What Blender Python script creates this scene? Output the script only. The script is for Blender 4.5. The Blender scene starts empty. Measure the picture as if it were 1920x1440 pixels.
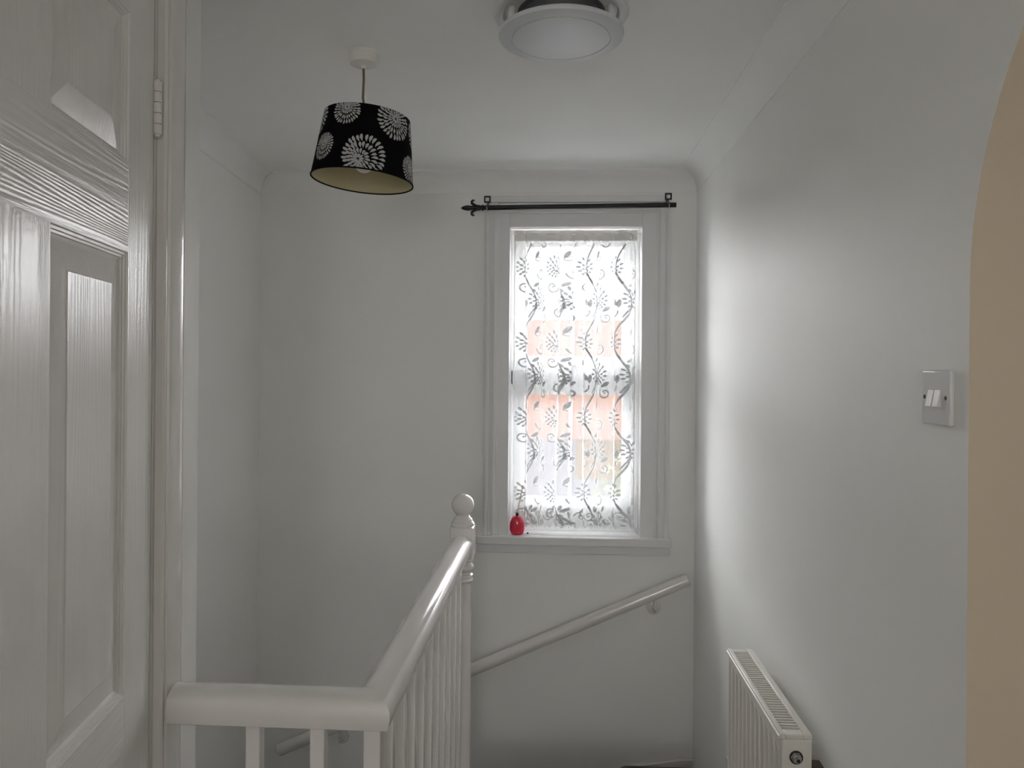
import bpy, bmesh, math, random
from mathutils import Vector, Matrix
random.seed(7)
R = math.radians
PI = math.pi
scene = bpy.context.scene
COL = scene.collection

# ------------------------------------------------------------------ camera
YAW, ROLL = R(3.3), R(0.45)
cam_d = bpy.data.cameras.new('camera')
cam_d.sensor_width = 36.0
cam_d.lens = 1423.0 / 1920.0 * 36.0
cam_d.shift_y = -28.0 / 1920.0
cam_d.clip_start = 0.02
cam = bpy.data.objects.new('camera', cam_d)
COL.objects.link(cam)
cam.matrix_world = (Matrix.Translation((0, 0, 1.42)) @ Matrix.Rotation(YAW, 4, 'Z')
                    @ Matrix.Rotation(PI / 2, 4, 'X') @ Matrix.Rotation(ROLL, 4, 'Z'))
scene.camera = cam

# ------------------------------------------------------------------ world and light
SKY = 1.8
world = bpy.data.worlds.new('overcast_sky')
scene.world = world
world.use_nodes = True
wn = world.node_tree.nodes
wn['Background'].inputs['Color'].default_value = (0.86, 0.94, 1.0, 1)
wn['Background'].inputs['Strength'].default_value = SKY


def area_light(name, loc, rot, sx, sy, power, color, portal=False):
    d = bpy.data.lights.new(name, 'AREA')
    d.shape = 'RECTANGLE'
    d.size, d.size_y = sx, sy
    d.energy = power
    d.color = color
    o = bpy.data.objects.new(name, d)
    COL.objects.link(o)
    o.location = loc
    o.rotation_euler = rot
    if portal:
        d.cycles.is_portal = True
    return o


# hazy sun behind thin cloud, shining in through the landing window
sun_d = bpy.data.lights.new('hazy_sun', 'SUN')
sun_d.energy = 60.0
sun_d.angle = R(130)
sun_d.color = (1.0, 1.0, 1.0)
sun = bpy.data.objects.new('hazy_sun', sun_d)
COL.objects.link(sun)
sun.rotation_euler = Vector((-0.02, -0.92, -0.20)).to_track_quat('-Z', 'Y').to_euler()

# sky portal at the landing window, then two added fill lights
area_light('daylight_landing_window', (0.083, 3.60, 1.37), (R(-90), 0, 0), 0.62, 1.40, 1, (1, 1, 1), portal=True)
area_light('rear_fill_light', (-0.045, -2.70, 1.475), (R(90), 0, 0), 0.60, 0.84, 15, (1.0, 0.955, 0.925))  # warm fill added behind the camera, set in an unseen opening
area_light('side_fill_light', (2.72, -1.9, 1.45), (R(90), 0, R(90)), 0.58, 0.78, 4, (1.0, 0.94, 0.88))  # fill added to brighten the arch reveal

scene.view_settings.view_transform = 'Standard'
scene.view_settings.look = 'None'
scene.view_settings.exposure = 0.56
scene.view_settings.gamma = 1.0
scene.view_settings.use_curve_mapping = False
scene.cycles.max_bounces = 14
scene.cycles.diffuse_bounces = 8
scene.cycles.transparent_max_bounces = 24
scene.cycles.sample_clamp_indirect = 6.0


# ------------------------------------------------------------------ materials
def nmat(name):
    m = bpy.data.materials.new(name)
    m.use_nodes = True
    nt = m.node_tree
    return m, nt, nt.nodes, nt.links, nt.nodes['Principled BSDF']


def coords(nt, scale=(1, 1, 1), rot=(0, 0, 0)):
    tc = nt.nodes.new('ShaderNodeTexCoord')
    mp = nt.nodes.new('ShaderNodeMapping')
    mp.inputs['Scale'].default_value = scale
    mp.inputs['Rotation'].default_value = rot
    nt.links.new(tc.outputs['Object'], mp.inputs['Vector'])
    return mp


def paint(name, col, rough=0.5, bump=0.0, bscale=60.0, coat=0.0, spec=0.5, var=0.02, metallic=0.0):
    m, nt, N, L, b = nmat(name)
    b.inputs['Roughness'].default_value = rough
    b.inputs['Specular IOR Level'].default_value = spec
    b.inputs['Coat Weight'].default_value = coat
    b.inputs['Coat Roughness'].default_value = 0.12
    b.inputs['Metallic'].default_value = metallic
    mp = coords(nt)
    n1 = N.new('ShaderNodeTexNoise')
    n1.inputs['Scale'].default_value = 2.3
    n1.inputs['Detail'].default_value = 5
    L.new(mp.outputs[0], n1.inputs['Vector'])
    cr = N.new('ShaderNodeValToRGB')
    lo = [max(0, c * (1 - var)) for c in col]
    hi = [min(1, c * (1 + var)) for c in col]
    cr.color_ramp.elements[0].position = 0.3
    cr.color_ramp.elements[0].color = (*lo, 1)
    cr.color_ramp.elements[1].position = 0.7
    cr.color_ramp.elements[1].color = (*hi, 1)
    L.new(n1.outputs['Fac'], cr.inputs['Fac'])
    L.new(cr.outputs['Color'], b.inputs['Base Color'])
    if bump > 0:
        n2 = N.new('ShaderNodeTexNoise')
        n2.inputs['Scale'].default_value = bscale
        n2.inputs['Detail'].default_value = 4
        L.new(mp.outputs[0], n2.inputs['Vector'])
        bp = N.new('ShaderNodeBump')
        bp.inputs['Strength'].default_value = bump
        bp.inputs['Distance'].default_value = 0.002
        L.new(n2.outputs['Fac'], bp.inputs['Height'])
        L.new(bp.outputs['Normal'], b.inputs['Normal'])
    return m


def grain(name, col, axis, rough=0.25, strength=0.26, fine=150.0):
    """white painted moulded door skin with a pressed wood grain running along one axis"""
    m, nt, N, L, b = nmat(name)
    b.inputs['Base Color'].default_value = (*col, 1)
    b.inputs['Roughness'].default_value = rough
    b.inputs['Specular IOR Level'].default_value = 0.62
    b.inputs['Coat Weight'].default_value = 0.0
    b.inputs['Coat Roughness'].default_value = 0.12
    sc = (1.0, 1.0, 0.035) if axis == 'z' else (0.05, 1.0, 1.0)
    mp = coords(nt, sc)
    n0 = N.new('ShaderNodeTexNoise')
    n0.inputs['Scale'].default_value = 16
    n0.inputs['Detail'].default_value = 1.5
    L.new(mp.outputs[0], n0.inputs['Vector'])
    mul = N.new('ShaderNodeMath')
    mul.operation = 'MULTIPLY'
    mul.inputs[1].default_value = 70.0 if axis == 'z' else 95.0
    L.new(n0.outputs['Fac'], mul.inputs[0])
    sep = N.new('ShaderNodeSeparateXYZ')
    L.new(mp.outputs[0], sep.inputs[0])
    lin = N.new('ShaderNodeMath')
    lin.operation = 'MULTIPLY_ADD'
    lin.inputs[1].default_value = 650.0
    L.new(sep.outputs['X' if axis == 'z' else 'Z'], lin.inputs[0])
    L.new(mul.outputs[0], lin.inputs[2])
    sn = N.new('ShaderNodeMath')
    sn.operation = 'SINE'
    L.new(lin.outputs[0], sn.inputs[0])
    n1 = N.new('ShaderNodeTexNoise')
    n1.inputs['Scale'].default_value = fine * 2.2
    n1.inputs['Detail'].default_value = 3
    L.new(mp.outputs[0], n1.inputs['Vector'])
    ad = N.new('ShaderNodeMath')
    ad.operation = 'MULTIPLY_ADD'
    ad.inputs[1].default_value = 0.35
    L.new(sn.outputs[0], ad.inputs[0])
    L.new(n1.outputs['Fac'], ad.inputs[2])
    bp = N.new('ShaderNodeBump')
    bp.inputs['Strength'].default_value = strength
    bp.inputs['Distance'].default_value = 0.0010
    L.new(ad.outputs[0], bp.inputs['Height'])
    L.new(bp.outputs['Normal'], b.inputs['Normal'])
    return m


def cloth(name, col, transp, transl, tint=None, weave=0.0):
    m = bpy.data.materials.new(name)
    m.use_nodes = True
    nt = m.node_tree
    N, L = nt.nodes, nt.links
    N.clear()
    out = N.new('ShaderNodeOutputMaterial')
    tr = N.new('ShaderNodeBsdfTransparent')
    tl = N.new('ShaderNodeBsdfTranslucent')
    df = N.new('ShaderNodeBsdfDiffuse')
    tl.inputs['Color'].default_value = (*(tint or col), 1)
    df.inputs['Color'].default_value = (*col, 1)
    a = N.new('ShaderNodeMixShader')
    a.inputs[0].default_value = transl
    L.new(df.outputs[0], a.inputs[1])
    L.new(tl.outputs[0], a.inputs[2])
    c = N.new('ShaderNodeMixShader')
    L.new(a.outputs[0], c.inputs[1])
    L.new(tr.outputs[0], c.inputs[2])
    if weave > 0:
        mp = coords(nt, (1, 1, 1))
        n = N.new('ShaderNodeTexNoise')
        n.inputs['Scale'].default_value = 420
        L.new(mp.outputs[0], n.inputs['Vector'])
        mr = N.new('ShaderNodeMapRange')
        mr.inputs['From Min'].default_value = 0.3
        mr.inputs['From Max'].default_value = 0.7
        mr.inputs['To Min'].default_value = transp - weave
        mr.inputs['To Max'].default_value = transp + weave
        L.new(n.outputs['Fac'], mr.inputs['Value'])
        L.new(mr.outputs[0], c.inputs[0])
    else:
        c.inputs[0].default_value = transp
    L.new(c.outputs[0], out.inputs[0])
    return m


def glass(name):
    m = bpy.data.materials.new(name)
    m.use_nodes = True
    nt = m.node_tree
    N, L = nt.nodes, nt.links
    N.clear()
    out = N.new('ShaderNodeOutputMaterial')
    tr = N.new('ShaderNodeBsdfTransparent')
    gl = N.new('ShaderNodeBsdfGlossy')
    gl.inputs['Roughness'].default_value = 0.02
    fr = N.new('ShaderNodeFresnel')
    fr.inputs['IOR'].default_value = 1.25
    mx = N.new('ShaderNodeMixShader')
    L.new(fr.outputs[0], mx.inputs[0])
    L.new(tr.outputs[0], mx.inputs[1])
    L.new(gl.outputs[0], mx.inputs[2])
    L.new(mx.outputs[0], out.inputs[0])
    return m


def rooftile(name, c1, c2, sx, sz):
    m, nt, N, L, b = nmat(name)
    mp = coords(nt, (1, 1, 1), (R(90), 0, 0))
    br = N.new('ShaderNodeTexBrick')
    br.inputs['Color1'].default_value = (*c1, 1)
    br.inputs['Color2'].default_value = (*c2, 1)
    br.inputs['Mortar'].default_value = (*[x * 0.6 for x in c1], 1)
    br.inputs['Scale'].default_value = 1.0
    br.inputs['Brick Width'].default_value = sx
    br.inputs['Row Height'].default_value = sz
    br.inputs['Mortar Size'].default_value = 0.008
    L.new(mp.outputs[0], br.inputs['Vector'])
    L.new(br.outputs['Color'], b.inputs['Base Color'])
    b.inputs['Roughness'].default_value = 0.85
    return m


M = {}
M['wall'] = paint('white_wall_paint', (0.905, 0.905, 0.886), 0.55, 0.10, 35, var=0.015)
M['ceiling'] = paint('ceiling_paint', (0.91, 0.91, 0.894), 0.7, 0.12, 45, var=0.02)
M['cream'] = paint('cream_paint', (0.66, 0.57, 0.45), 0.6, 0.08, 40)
M['gloss'] = paint('white_gloss_paint', (0.79, 0.767, 0.75), 0.16, 0.05, 30, spec=0.7, coat=0.6, var=0.01)
M['sill'] = paint('white_sill_gloss', (0.82, 0.82, 0.82), 0.22, 0.03, 20, var=0.02)
M['frame'] = paint('white_satin_wood', (0.80, 0.80, 0.80), 0.33, 0.04, 25, var=0.01)
M['grain_z'] = grain('door_grain_upright', (0.86, 0.842, 0.83), 'z')
M['grain_x'] = grain('door_grain_level', (0.86, 0.842, 0.83), 'x', strength=0.36)
M['carpet'] = paint('grey_brown_carpet', (0.19, 0.18, 0.172), 0.95, 0.8, 400, spec=0.1, var=0.15)
M['black_metal'] = paint('black_metal', (0.006, 0.006, 0.007), 0.42, 0.05, 90)
M['plastic'] = paint('white_plastic', (0.78, 0.78, 0.77), 0.35, 0, var=0.01)
M['switch'] = paint('white_switch_plastic', (0.70, 0.71, 0.71), 0.3, 0, var=0.01)
M['vent'] = paint('pale_grey_vent_plastic', (0.66, 0.68, 0.71), 0.33, 0, var=0.02)
M['vent_dark'] = paint('vent_throat_shade', (0.13, 0.13, 0.14), 0.6, 0)  # shade of the recess behind the disc put into the colour
M['dark'] = paint('dark_hole', (0.02, 0.019, 0.018), 0.6, 0)
M['shade'] = paint('black_shade_fabric', (0.0035, 0.0032, 0.0042), 0.9, 0.3, 500, spec=0.12)
M['lining'] = paint('cream_shade_lining', (0.50, 0.44, 0.27), 0.45, 0)
M['print'] = paint('silver_white_print', (0.46, 0.46, 0.455), 0.6, 0)
M['cord'] = paint('brown_flex', (0.17, 0.125, 0.07), 0.6, 0)
M['rose'] = paint('painted_ceiling_rose', (0.76, 0.74, 0.71), 0.5, 0.2, 60)
M['bulb'] = paint('opal_bulb', (0.78, 0.78, 0.74), 0.2, 0)
M['radiator'] = paint('radiator_enamel', (0.74, 0.71, 0.66), 0.3, 0.03, 50, var=0.02)
M['slot'] = paint('slot_shade_bracket_brown', (0.09, 0.065, 0.045), 0.7, 0)  # shade between the slats put into the colour; wall brackets share it
M['chrome'] = paint('dull_chrome', (0.45, 0.43, 0.40), 0.3, 0, metallic=0.9)
M['net'] = cloth('net_curtain_voile', (0.90, 0.905, 0.91), 0.43, 0.070, tint=(0.80, 0.87, 0.97), weave=0.06)
M['lace'] = cloth('lace_motif_thread', (0.72, 0.73, 0.75), 0.0, 0.070)
M['header'] = cloth('curtain_header_tape', (0.58, 0.56, 0.52), 0.10, 0.03)
M['glass'] = glass('window_glass')
M['reed'] = paint('reed_stick', (0.55, 0.42, 0.26), 0.7, 0)
M['roof'] = rooftile('terracotta_roof_tiles', (0.165, 0.060, 0.024), (0.152, 0.055, 0.022), 0.3, 0.25)
M['render'] = paint('pale_pink_render', (0.20, 0.176, 0.185), 0.9, 0.2, 20)
M['outbrick'] = rooftile('orange_brickwork', (0.72, 0.34, 0.20), (0.66, 0.30, 0.18), 0.225, 0.075)
M['yellow'] = paint('yellow_painted_fence', (0.17, 0.098, 0.028), 0.8, 0.1, 10)
M['leaf'] = paint('yellow_green_leaf', (0.13, 0.145, 0.05), 0.6, 0, var=0.2)
M['ground'] = paint('pale_concrete', (0.72, 0.71, 0.69), 0.9, 0.2, 15)


def red_glass():
    m, nt, N, L, b = nmat('red_bottle_glass')
    b.inputs['Base Color'].default_value = (0.62, 0.015, 0.055, 1)
    b.inputs['Roughness'].default_value = 0.08
    b.inputs['Subsurface Weight'].default_value = 0.35
    b.inputs['Subsurface Radius'].default_value = (0.05, 0.006, 0.008)
    b.inputs['Subsurface Scale'].default_value = 0.6
    b.inputs['Coat Weight'].default_value = 0.5
    return m


M['red'] = red_glass()


# ------------------------------------------------------------------ mesh helpers
ORG = {}


def finish(o, label=None, cat=None, group=None, kind=None):
    if label:
        o['label'] = label
    if cat:
        o['category'] = cat
    if group:
        o['group'] = group
    if kind:
        o['kind'] = kind
    return o


def empty(name, loc, rotz=0.0, **k):
    o = bpy.data.objects.new(name, None)
    o.empty_display_size = 0.05
    COL.objects.link(o)
    o.location = loc
    o.rotation_euler = (0, 0, rotz)
    ORG[o.name] = Vector(loc)
    return finish(o, **k)


def obj(name, bm, mat, parent=None, bevel=0.0, seg=2, smooth=None, local=False, **k):
    """links a bmesh as one object; vertices are given in world space (or local=True)"""
    me = bpy.data.meshes.new(name)
    bmesh.ops.recalc_face_normals(bm, faces=bm.faces[:])
    off = Vector((0, 0, 0))
    if parent is not None:
        off = ORG[parent.name]
    if not local:
        for v in bm.verts:
            v.co -= off
    bm.to_mesh(me)
    bm.free()
    mats = mat if isinstance(mat, (list, tuple)) else [mat]
    for mm in mats:
        me.materials.append(mm)
    o = bpy.data.objects.new(name, me)
    COL.objects.link(o)
    if parent is not None:
        o.parent = parent
        ORG[o.name] = off
    else:
        ORG[o.name] = Vector((0, 0, 0))
    if smooth is None:
        smooth = bevel > 0
    if smooth:
        for p in me.polygons:
            p.use_smooth = True
        try:
            me.set_sharp_from_angle(angle=R(38))
        except Exception:
            pass
    if bevel > 0:
        md = o.modifiers.new('bevel', 'BEVEL')
        md.width = bevel
        md.segments = seg
        md.limit_method = 'ANGLE'
        md.angle_limit = R(40)
        md.harden_normals = False
    return finish(o, **k)


def B():
    return bmesh.new()


def box(bm, x0, x1, y0, y1, z0, z1):
    vs = [bm.verts.new((x, y, z)) for z in (z0, z1) for (x, y) in ((x0, y0), (x1, y0), (x1, y1), (x0, y1))]
    fs = []
    for idx in ((3, 2, 1, 0), (4, 5, 6, 7), (0, 1, 5, 4), (1, 2, 6, 5), (2, 3, 7, 6), (3, 0, 4, 7)):
        fs.append(bm.faces.new([vs[i] for i in idx]))
    return vs


def lathe(bm, prof, c, axis=(0, 0, 1), n=32, cap=True, sq=1.0):
    """prof: list of (radius, height along axis)"""
    ax = Vector(axis).normalized()
    t = Vector((1, 0, 0)) if abs(ax.x) < 0.9 else Vector((0, 1, 0))
    u = (t - ax * t.dot(ax)).normalized()
    w = ax.cross(u)
    c = Vector(c)
    rings = []
    for r, h in prof:
        if r < 1e-6:
            rings.append([bm.verts.new(c + ax * h)])
        else:
            rings.append([bm.verts.new(c + ax * h + (u * math.cos(2 * PI * i / n) + w * math.sin(2 * PI * i / n) * sq) * r) for i in range(n)])
    for a, b in zip(rings, rings[1:]):
        if len(a) == 1 and len(b) == 1:
            continue
        for i in range(n):
            j = (i + 1) % n
            if len(a) == 1:
                bm.faces.new((a[0], b[j], b[i]))
            elif len(b) == 1:
                bm.faces.new((a[i], a[j], b[0]))
            else:
                bm.faces.new((a[i], a[j], b[j], b[i]))
    if cap:
        for rr in (rings[0], rings[-1]):
            if len(rr) > 2:
                try:
                    bm.faces.new(rr)
                except ValueError:
                    pass


def tube(bm, pts, rad, n=12, cap=True):
    pts = [Vector(p) for p in pts]
    rings = []
    prev = None
    for i, p in enumerate(pts):
        if i == 0:
            d = pts[1] - p
        elif i == len(pts) - 1:
            d = p - pts[i - 1]
        else:
            d = pts[i + 1] - pts[i - 1]
        d.normalize()
        if prev is None:
            t = Vector((0, 0, 1)) if abs(d.z) < 0.9 else Vector((1, 0, 0))
            u = (t - d * t.dot(d)).normalized()
        else:
            u = (prev - d * prev.dot(d)).normalized()
        prev = u
        w = d.cross(u)
        r = rad[i] if isinstance(rad, (list, tuple)) else rad
        rings.append([bm.verts.new(p + (u * math.cos(2 * PI * k / n) + w * math.sin(2 * PI * k / n)) * r) for k in range(n)])
    for a, b in zip(rings, rings[1:]):
        for i in range(n):
            j = (i + 1) % n
            bm.faces.new((a[i], a[j], b[j], b[i]))
    if cap:
        bm.faces.new(rings[0])
        bm.faces.new(rings[-1])


def prism(bm, pts, fn):
    """pts: 2-D outline; fn(a, b, side) -> 3-D point for side 0/1"""
    lo = [bm.verts.new(fn(a, b, 0)) for a, b in pts]
    hi = [bm.verts.new(fn(a, b, 1)) for a, b in pts]
    f0 = bm.faces.new(lo)
    f1 = bm.faces.new(hi)
    n = len(pts)
    sides = []
    for i in range(n):
        j = (i + 1) % n
        sides.append(bm.faces.new((lo[i], lo[j], hi[j], hi[i])))
    if n > 4:
        f0.normal_update()
        f1.normal_update()
        bmesh.ops.triangulate(bm, faces=[f0, f1], ngon_method='EAR_CLIP')
    return sides


def sweep(bm, prof, path_fn, stations, closed=False):
    """prof: list of 2-D profile points; path_fn(station, a, b) -> 3-D"""
    rings = [[bm.verts.new(path_fn(s, a, b)) for a, b in prof] for s in stations]
    n = len(prof)
    rng = range(n if closed else n - 1)
    for r0, r1 in zip(rings, rings[1:]):
        for i in rng:
            j = (i + 1) % n
            bm.faces.new((r0[i], r0[j], r1[j], r1[i]))
    if closed:
        bm.faces.new(rings[0])
        bm.faces.new(rings[-1])


# ------------------------------------------------------------------ room shell
ZC = 2.27          # ceiling
XR = 0.60          # right wall of the landing
YB = 3.30          # window wall
XL = -0.69         # near left wall with the door
ZLOW = -1.30


def left_x(y):
    return -1.315 + 0.078 * (YB - y)


bm = B()
box(bm, -2.4, 2.8, -2.8, 3.5, ZC, ZC + 0.15)
obj('ceiling', bm, M['ceiling'], kind='structure', label='white painted ceiling over the stair landing')

# landing floor, L-shaped with the stairwell cut out
bm = B()
prism(bm, [(-2.3, -2.7), (2.7, -2.7), (2.7, 3.42), (0.62, 3.42), (0.62, 2.60), (-0.36, 2.60), (-0.36, 1.26), (-2.3, 1.26)],
      lambda a, b, s: (a, b, -0.2 if s == 0 else 0.0))
obj('floor', bm, M['carpet'], kind='structure', label='dark carpeted landing floor beside the stairwell')
bm = B()
box(bm, -1.5, 0.62, 1.2, 3.42, ZLOW - 0.1, ZLOW + 0.04)
obj('floor_lower', bm, M['carpet'], kind='structure', label='dark carpeted floor at the bottom of the stairs')

# window wall with the window hole
WX0, WX1, WZ0, WZ1 = -0.247, 0.425, 0.664, 2.095
bm = B()
box(bm, -1.6, WX0, YB, 3.50, ZLOW, ZC)
box(bm, WX1, 2.75, YB, 3.50, ZLOW, ZC)
box(bm, WX0, WX1, YB, 3.50, ZLOW, WZ0)
box(bm, WX0, WX1, YB, 3.50, WZ1, ZC)
obj('wall_back', bm, M['wall'], kind='structure', label='white end wall around the lace-curtained window')

# stairwell left wall, slightly out of square
bm = B()
prism(bm, [(left_x(YB + .1), YB + .1), (left_x(1.3), 1.3), (left_x(1.3) - .15, 1.3), (left_x(YB + .1) - .15, YB + .1)],
      lambda a, b, s: (a, b, ZLOW if s == 0 else ZC))
obj('wall_left', bm, M['wall'], kind='structure', label='white stairwell side wall beyond the open door')

# right wall with the arched opening
arch = [(0.64 - 0.5 * math.cos(a), 1.54 + 0.5 * math.sin(a)) for a in [PI * i / 40 for i in range(41)]]
pts = [(YB + 0.1, ZLOW), (YB + 0.1, ZC), (-2.7, ZC), (-2.7, ZLOW), (0.14, ZLOW)] + arch + [(1.14, ZLOW)]
bm = B()
sides = prism(bm, pts, lambda a, b, s: (XR if s == 0 else XR + 0.14, a, b))
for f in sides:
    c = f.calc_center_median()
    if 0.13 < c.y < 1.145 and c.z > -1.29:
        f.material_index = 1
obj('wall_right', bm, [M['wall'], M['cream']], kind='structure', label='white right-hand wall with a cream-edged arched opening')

# near left wall: door opening from y 0.40 to 1.275
DY0, DY1, DH = 0.405, 1.275, 2.12
bm = B()
box(bm, XL - 0.1, XL, -2.7, DY0, 0, ZC)
box(bm, XL - 0.1, XL, DY1, 1.43, ZLOW, ZC)
box(bm, XL - 0.1, XL, DY0, DY1, DH, ZC)
obj('wall_near_left', bm, M['wall'], kind='structure', label='white wall stub carrying the door frame on the left')
bm = B()
box(bm, -2.4, XL - 0.1, 1.33, 1.43, ZLOW, ZC)
box(bm, XL, -0.30, 1.26, 1.30, ZLOW, -0.2)
obj('wall_stair_near', bm, M['wall'], kind='structure', label='white near wall of the stairwell')
bm = B()
box(bm, -0.36, -0.27, 1.30, 2.60, ZLOW, -0.2)
obj('wall_stair_side', bm, M['wall'], kind='structure', label='white wall below the landing balustrade')
# rear and outer walls that close the house behind the camera
bm = B()
box(bm, -2.4, -0.35, -2.8, -2.6, 0, ZC)
box(bm, 0.26, 2.8, -2.8, -2.6, 0, ZC)
box(bm, -0.35, 0.26, -2.8, -2.6, 0, 1.05)
box(bm, -0.35, 0.26, -2.8, -2.6, 1.90, ZC)
obj('wall_rear', bm, M['cream'], kind='structure', label='cream unseen rear wall with an opening added for fill light')  # cream chosen for a warm bounce; opening added for the rear fill
bm = B()
box(bm, -2.4, -2.3, -2.7, 1.4, 0, ZC)
obj('wall_outer_left', bm, M['wall'], kind='structure', label='white far wall of the room behind the door')
bm = B()
box(bm, 2.6, 2.75, -2.7, -2.2, 0, ZC)
box(bm, 2.6, 2.75, -1.6, 3.4, 0, ZC)
box(bm, 2.6, 2.75, -2.2, -1.6, 0, 1.05)
box(bm, 2.6, 2.75, -2.2, -1.6, 1.85, ZC)  # opening added for the side fill light
obj('wall_outer_right', bm, M['cream'], kind='structure', label='cream far wall of the room beyond the arch')

# coving (concave quarter profile with small lips)
CP, CH = 0.078, 0.080
cove = [(0.0, -CH - 0.004), (0.004, -CH - 0.004), (0.004, -CH)]
for i in range(13):
    a = PI / 2 * i / 12
    cove.append((0.004 + (CP - 0.004) * (1 - math.cos(a)), -CH + (CH - 0.004) * math.sin(a)))
cove += [(CP, 0.0)]


def coving(name, label, fn, stations):
    b = B()
    sweep(b, cove, fn, stations)
    obj(name, b, M['ceiling'], smooth=True, kind='structure', label=label)


coving('trim_1', 'white coving along the top of the window wall',
       lambda s, a, b: ((left_x(YB - a) + a) if s == 0 else (XR - a), YB - a, ZC + b), [0, 1])
coving('trim_2', 'white coving along the top of the stairwell side wall',
       lambda s, a, b: (left_x(s) + a, YB - a if s == YB else s, ZC + b), [YB, 1.43])
coving('trim_3', 'white coving along the top of the right-hand wall',
       lambda s, a, b: (XR - a, YB - a if s == YB else s, ZC + b), [YB, -2.6])

# skirting on the window wall above the winder treads
bm = B()
prism(bm, [(0.60, -0.243), (0.545, -0.246), (0.328, -0.283), (-0.31, -0.56), (-1.30, -1.18), (-1.30, -1.30), (-0.31, -0.68), (0.328, -0.40), (0.60, -0.36)],
      lambda a, b, s: (a, YB + 0.001 if s == 0 else YB - 0.018, b))
obj('baseboard_back', bm, M['gloss'], bevel=0.003, kind='structure', label='white skirting board stepping down the window wall')
bm = B()
box(bm, XR - 0.016, XR + 0.001, 1.16, 2.60, 0.0, 0.12)
obj('baseboard_right', bm, M['gloss'], bevel=0.004, kind='structure', label='white skirting board below the radiator')

# stairs: three winders, then a straight flight to the left
st = empty('staircase', (0, 2.95, -0.14), label='dark carpeted winding stairs going down below the window', cat='stairs')
nose = 0.0


def tread(outline, z):
    b = B()
    prism(b, outline, lambda a, c, s: (a, c, z - 0.16 if s == 0 else z))
    obj('tread', b, M['carpet'], st, bevel=0.012)


tread([(-0.27, 2.61), (0.595, 2.61), (0.595, 3.0)], -0.135)
tread([(-0.27, 2.61), (0.595, 3.0), (0.595, 3.28), (0.30, 3.28)], -0.272)
tread([(-0.27, 2.61), (0.30, 3.28), (-0.31, 3.28)], -0.405)
for k in range(5):
    x1 = -0.31 - 0.185 * k
    tread([(x1, 2.61), (x1, 3.28), (x1 - 0.185, 3.28), (x1 - 0.185, 2.61)], -0.545 - 0.14 * k)

# ------------------------------------------------------------------ landing window
win = empty('window_1', (0.085, YB, 0.70), kind='structure', label='narrow white sash window in a moulded surround')
FX0, FX1, FZ0, FZ1 = -0.203, 0.367, 0.700, 2.037     # clear opening


# flat facing boards and deep linings
for nm, d in (('facing', (WX0 - 0.001, FX0, YB - 0.012, YB + 0.19, FZ0 - 0.03, WZ1)),
              ('facing', (FX1, WX1 + 0.001, YB - 0.012, YB + 0.19, FZ0 - 0.03, WZ1)),
              ('facing', (FX0, FX1, YB - 0.012, YB + 0.19, FZ1, WZ1))):
    bm = B()
    box(bm, *d)
    obj(nm, bm, M['frame'], win, bevel=0.002)

# moulded architraves: an ogee profile across the width
AW = 0.064
aprof = [(0, 0), (0, 0.016), (0.006, 0.022), (0.012, 0.024), (0.018, 0.022), (0.022, 0.016), (0.026, 0.016), (0.034, 0.022),
         (0.044, 0.025), (0.050, 0.022), (0.053, 0.014), (0.058, 0.014), (AW, 0.012), (AW, 0)]
bm = B()
sweep(bm, aprof, lambda s, a, b: (WX0 - AW + a, YB - b, s), [0.697, WZ1 + AW * 0.7], closed=True)
obj('architrave', bm, M['frame'], win, smooth=True)
bm = B()
sweep(bm, aprof, lambda s, a, b: (WX1 + AW - a, YB - b, s), [0.697, WZ1 + AW * 0.7], closed=True)
obj('architrave', bm, M['frame'], win, smooth=True)
bm = B()
sweep(bm, aprof, lambda s, a, b: (s, YB - b - 0.0006, WZ1 + (AW - a) * 0.7), [WX0 - 0.004, WX1 + 0.004], closed=True)
obj('architrave', bm, M['frame'], win, smooth=True)

# sill board and apron
bm = B()
box(bm, -0.336, 0.499, YB - 0.045, YB + 0.0, 0.664, 0.7)
box(bm, WX0 + 0.001, WX1 - 0.001, YB, YB + 0.19, 0.664, 0.7)
obj('sill', bm, M['sill'], win, bevel=0.004)
bm = B()
box(bm, -0.334, 0.497, YB - 0.020, YB + 0.001, 0.624, 0.664)
obj('apron', bm, M['frame'], win, bevel=0.003)


def sash(name, y0, y1, z0, z1, gx0, gx1, gz0, gz1):
    b = B()
    box(b, FX0 + 0.002, gx0, y0, y1, z0, z1)
    box(b, gx1, FX1 - 0.002, y0, y1, z0, z1)
    box(b, gx0, gx1, y0, y1, z0, gz0)
    box(b, gx0, gx1, y0, y1, gz1, z1)
    o = obj(name, b, M['frame'], win)
    b = B()
    ym = (y0 + y1) / 2
    box(b, gx0 - 0.003, gx1 + 0.003, ym - 0.003, ym + 0.003, gz0 - 0.003, gz1 + 0.003)
    obj('pane', b, M['glass'], o)
    return o


sash('upper_sash', YB + 0.135, YB + 0.175, 1.365, 2.030, -0.137, 0.298, 1.478, 1.975)
lo = sash('lower_sash', YB + 0.090, YB + 0.130, 0.702, 1.415, -0.137, 0.298, 0.848, 1.308)
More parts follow.
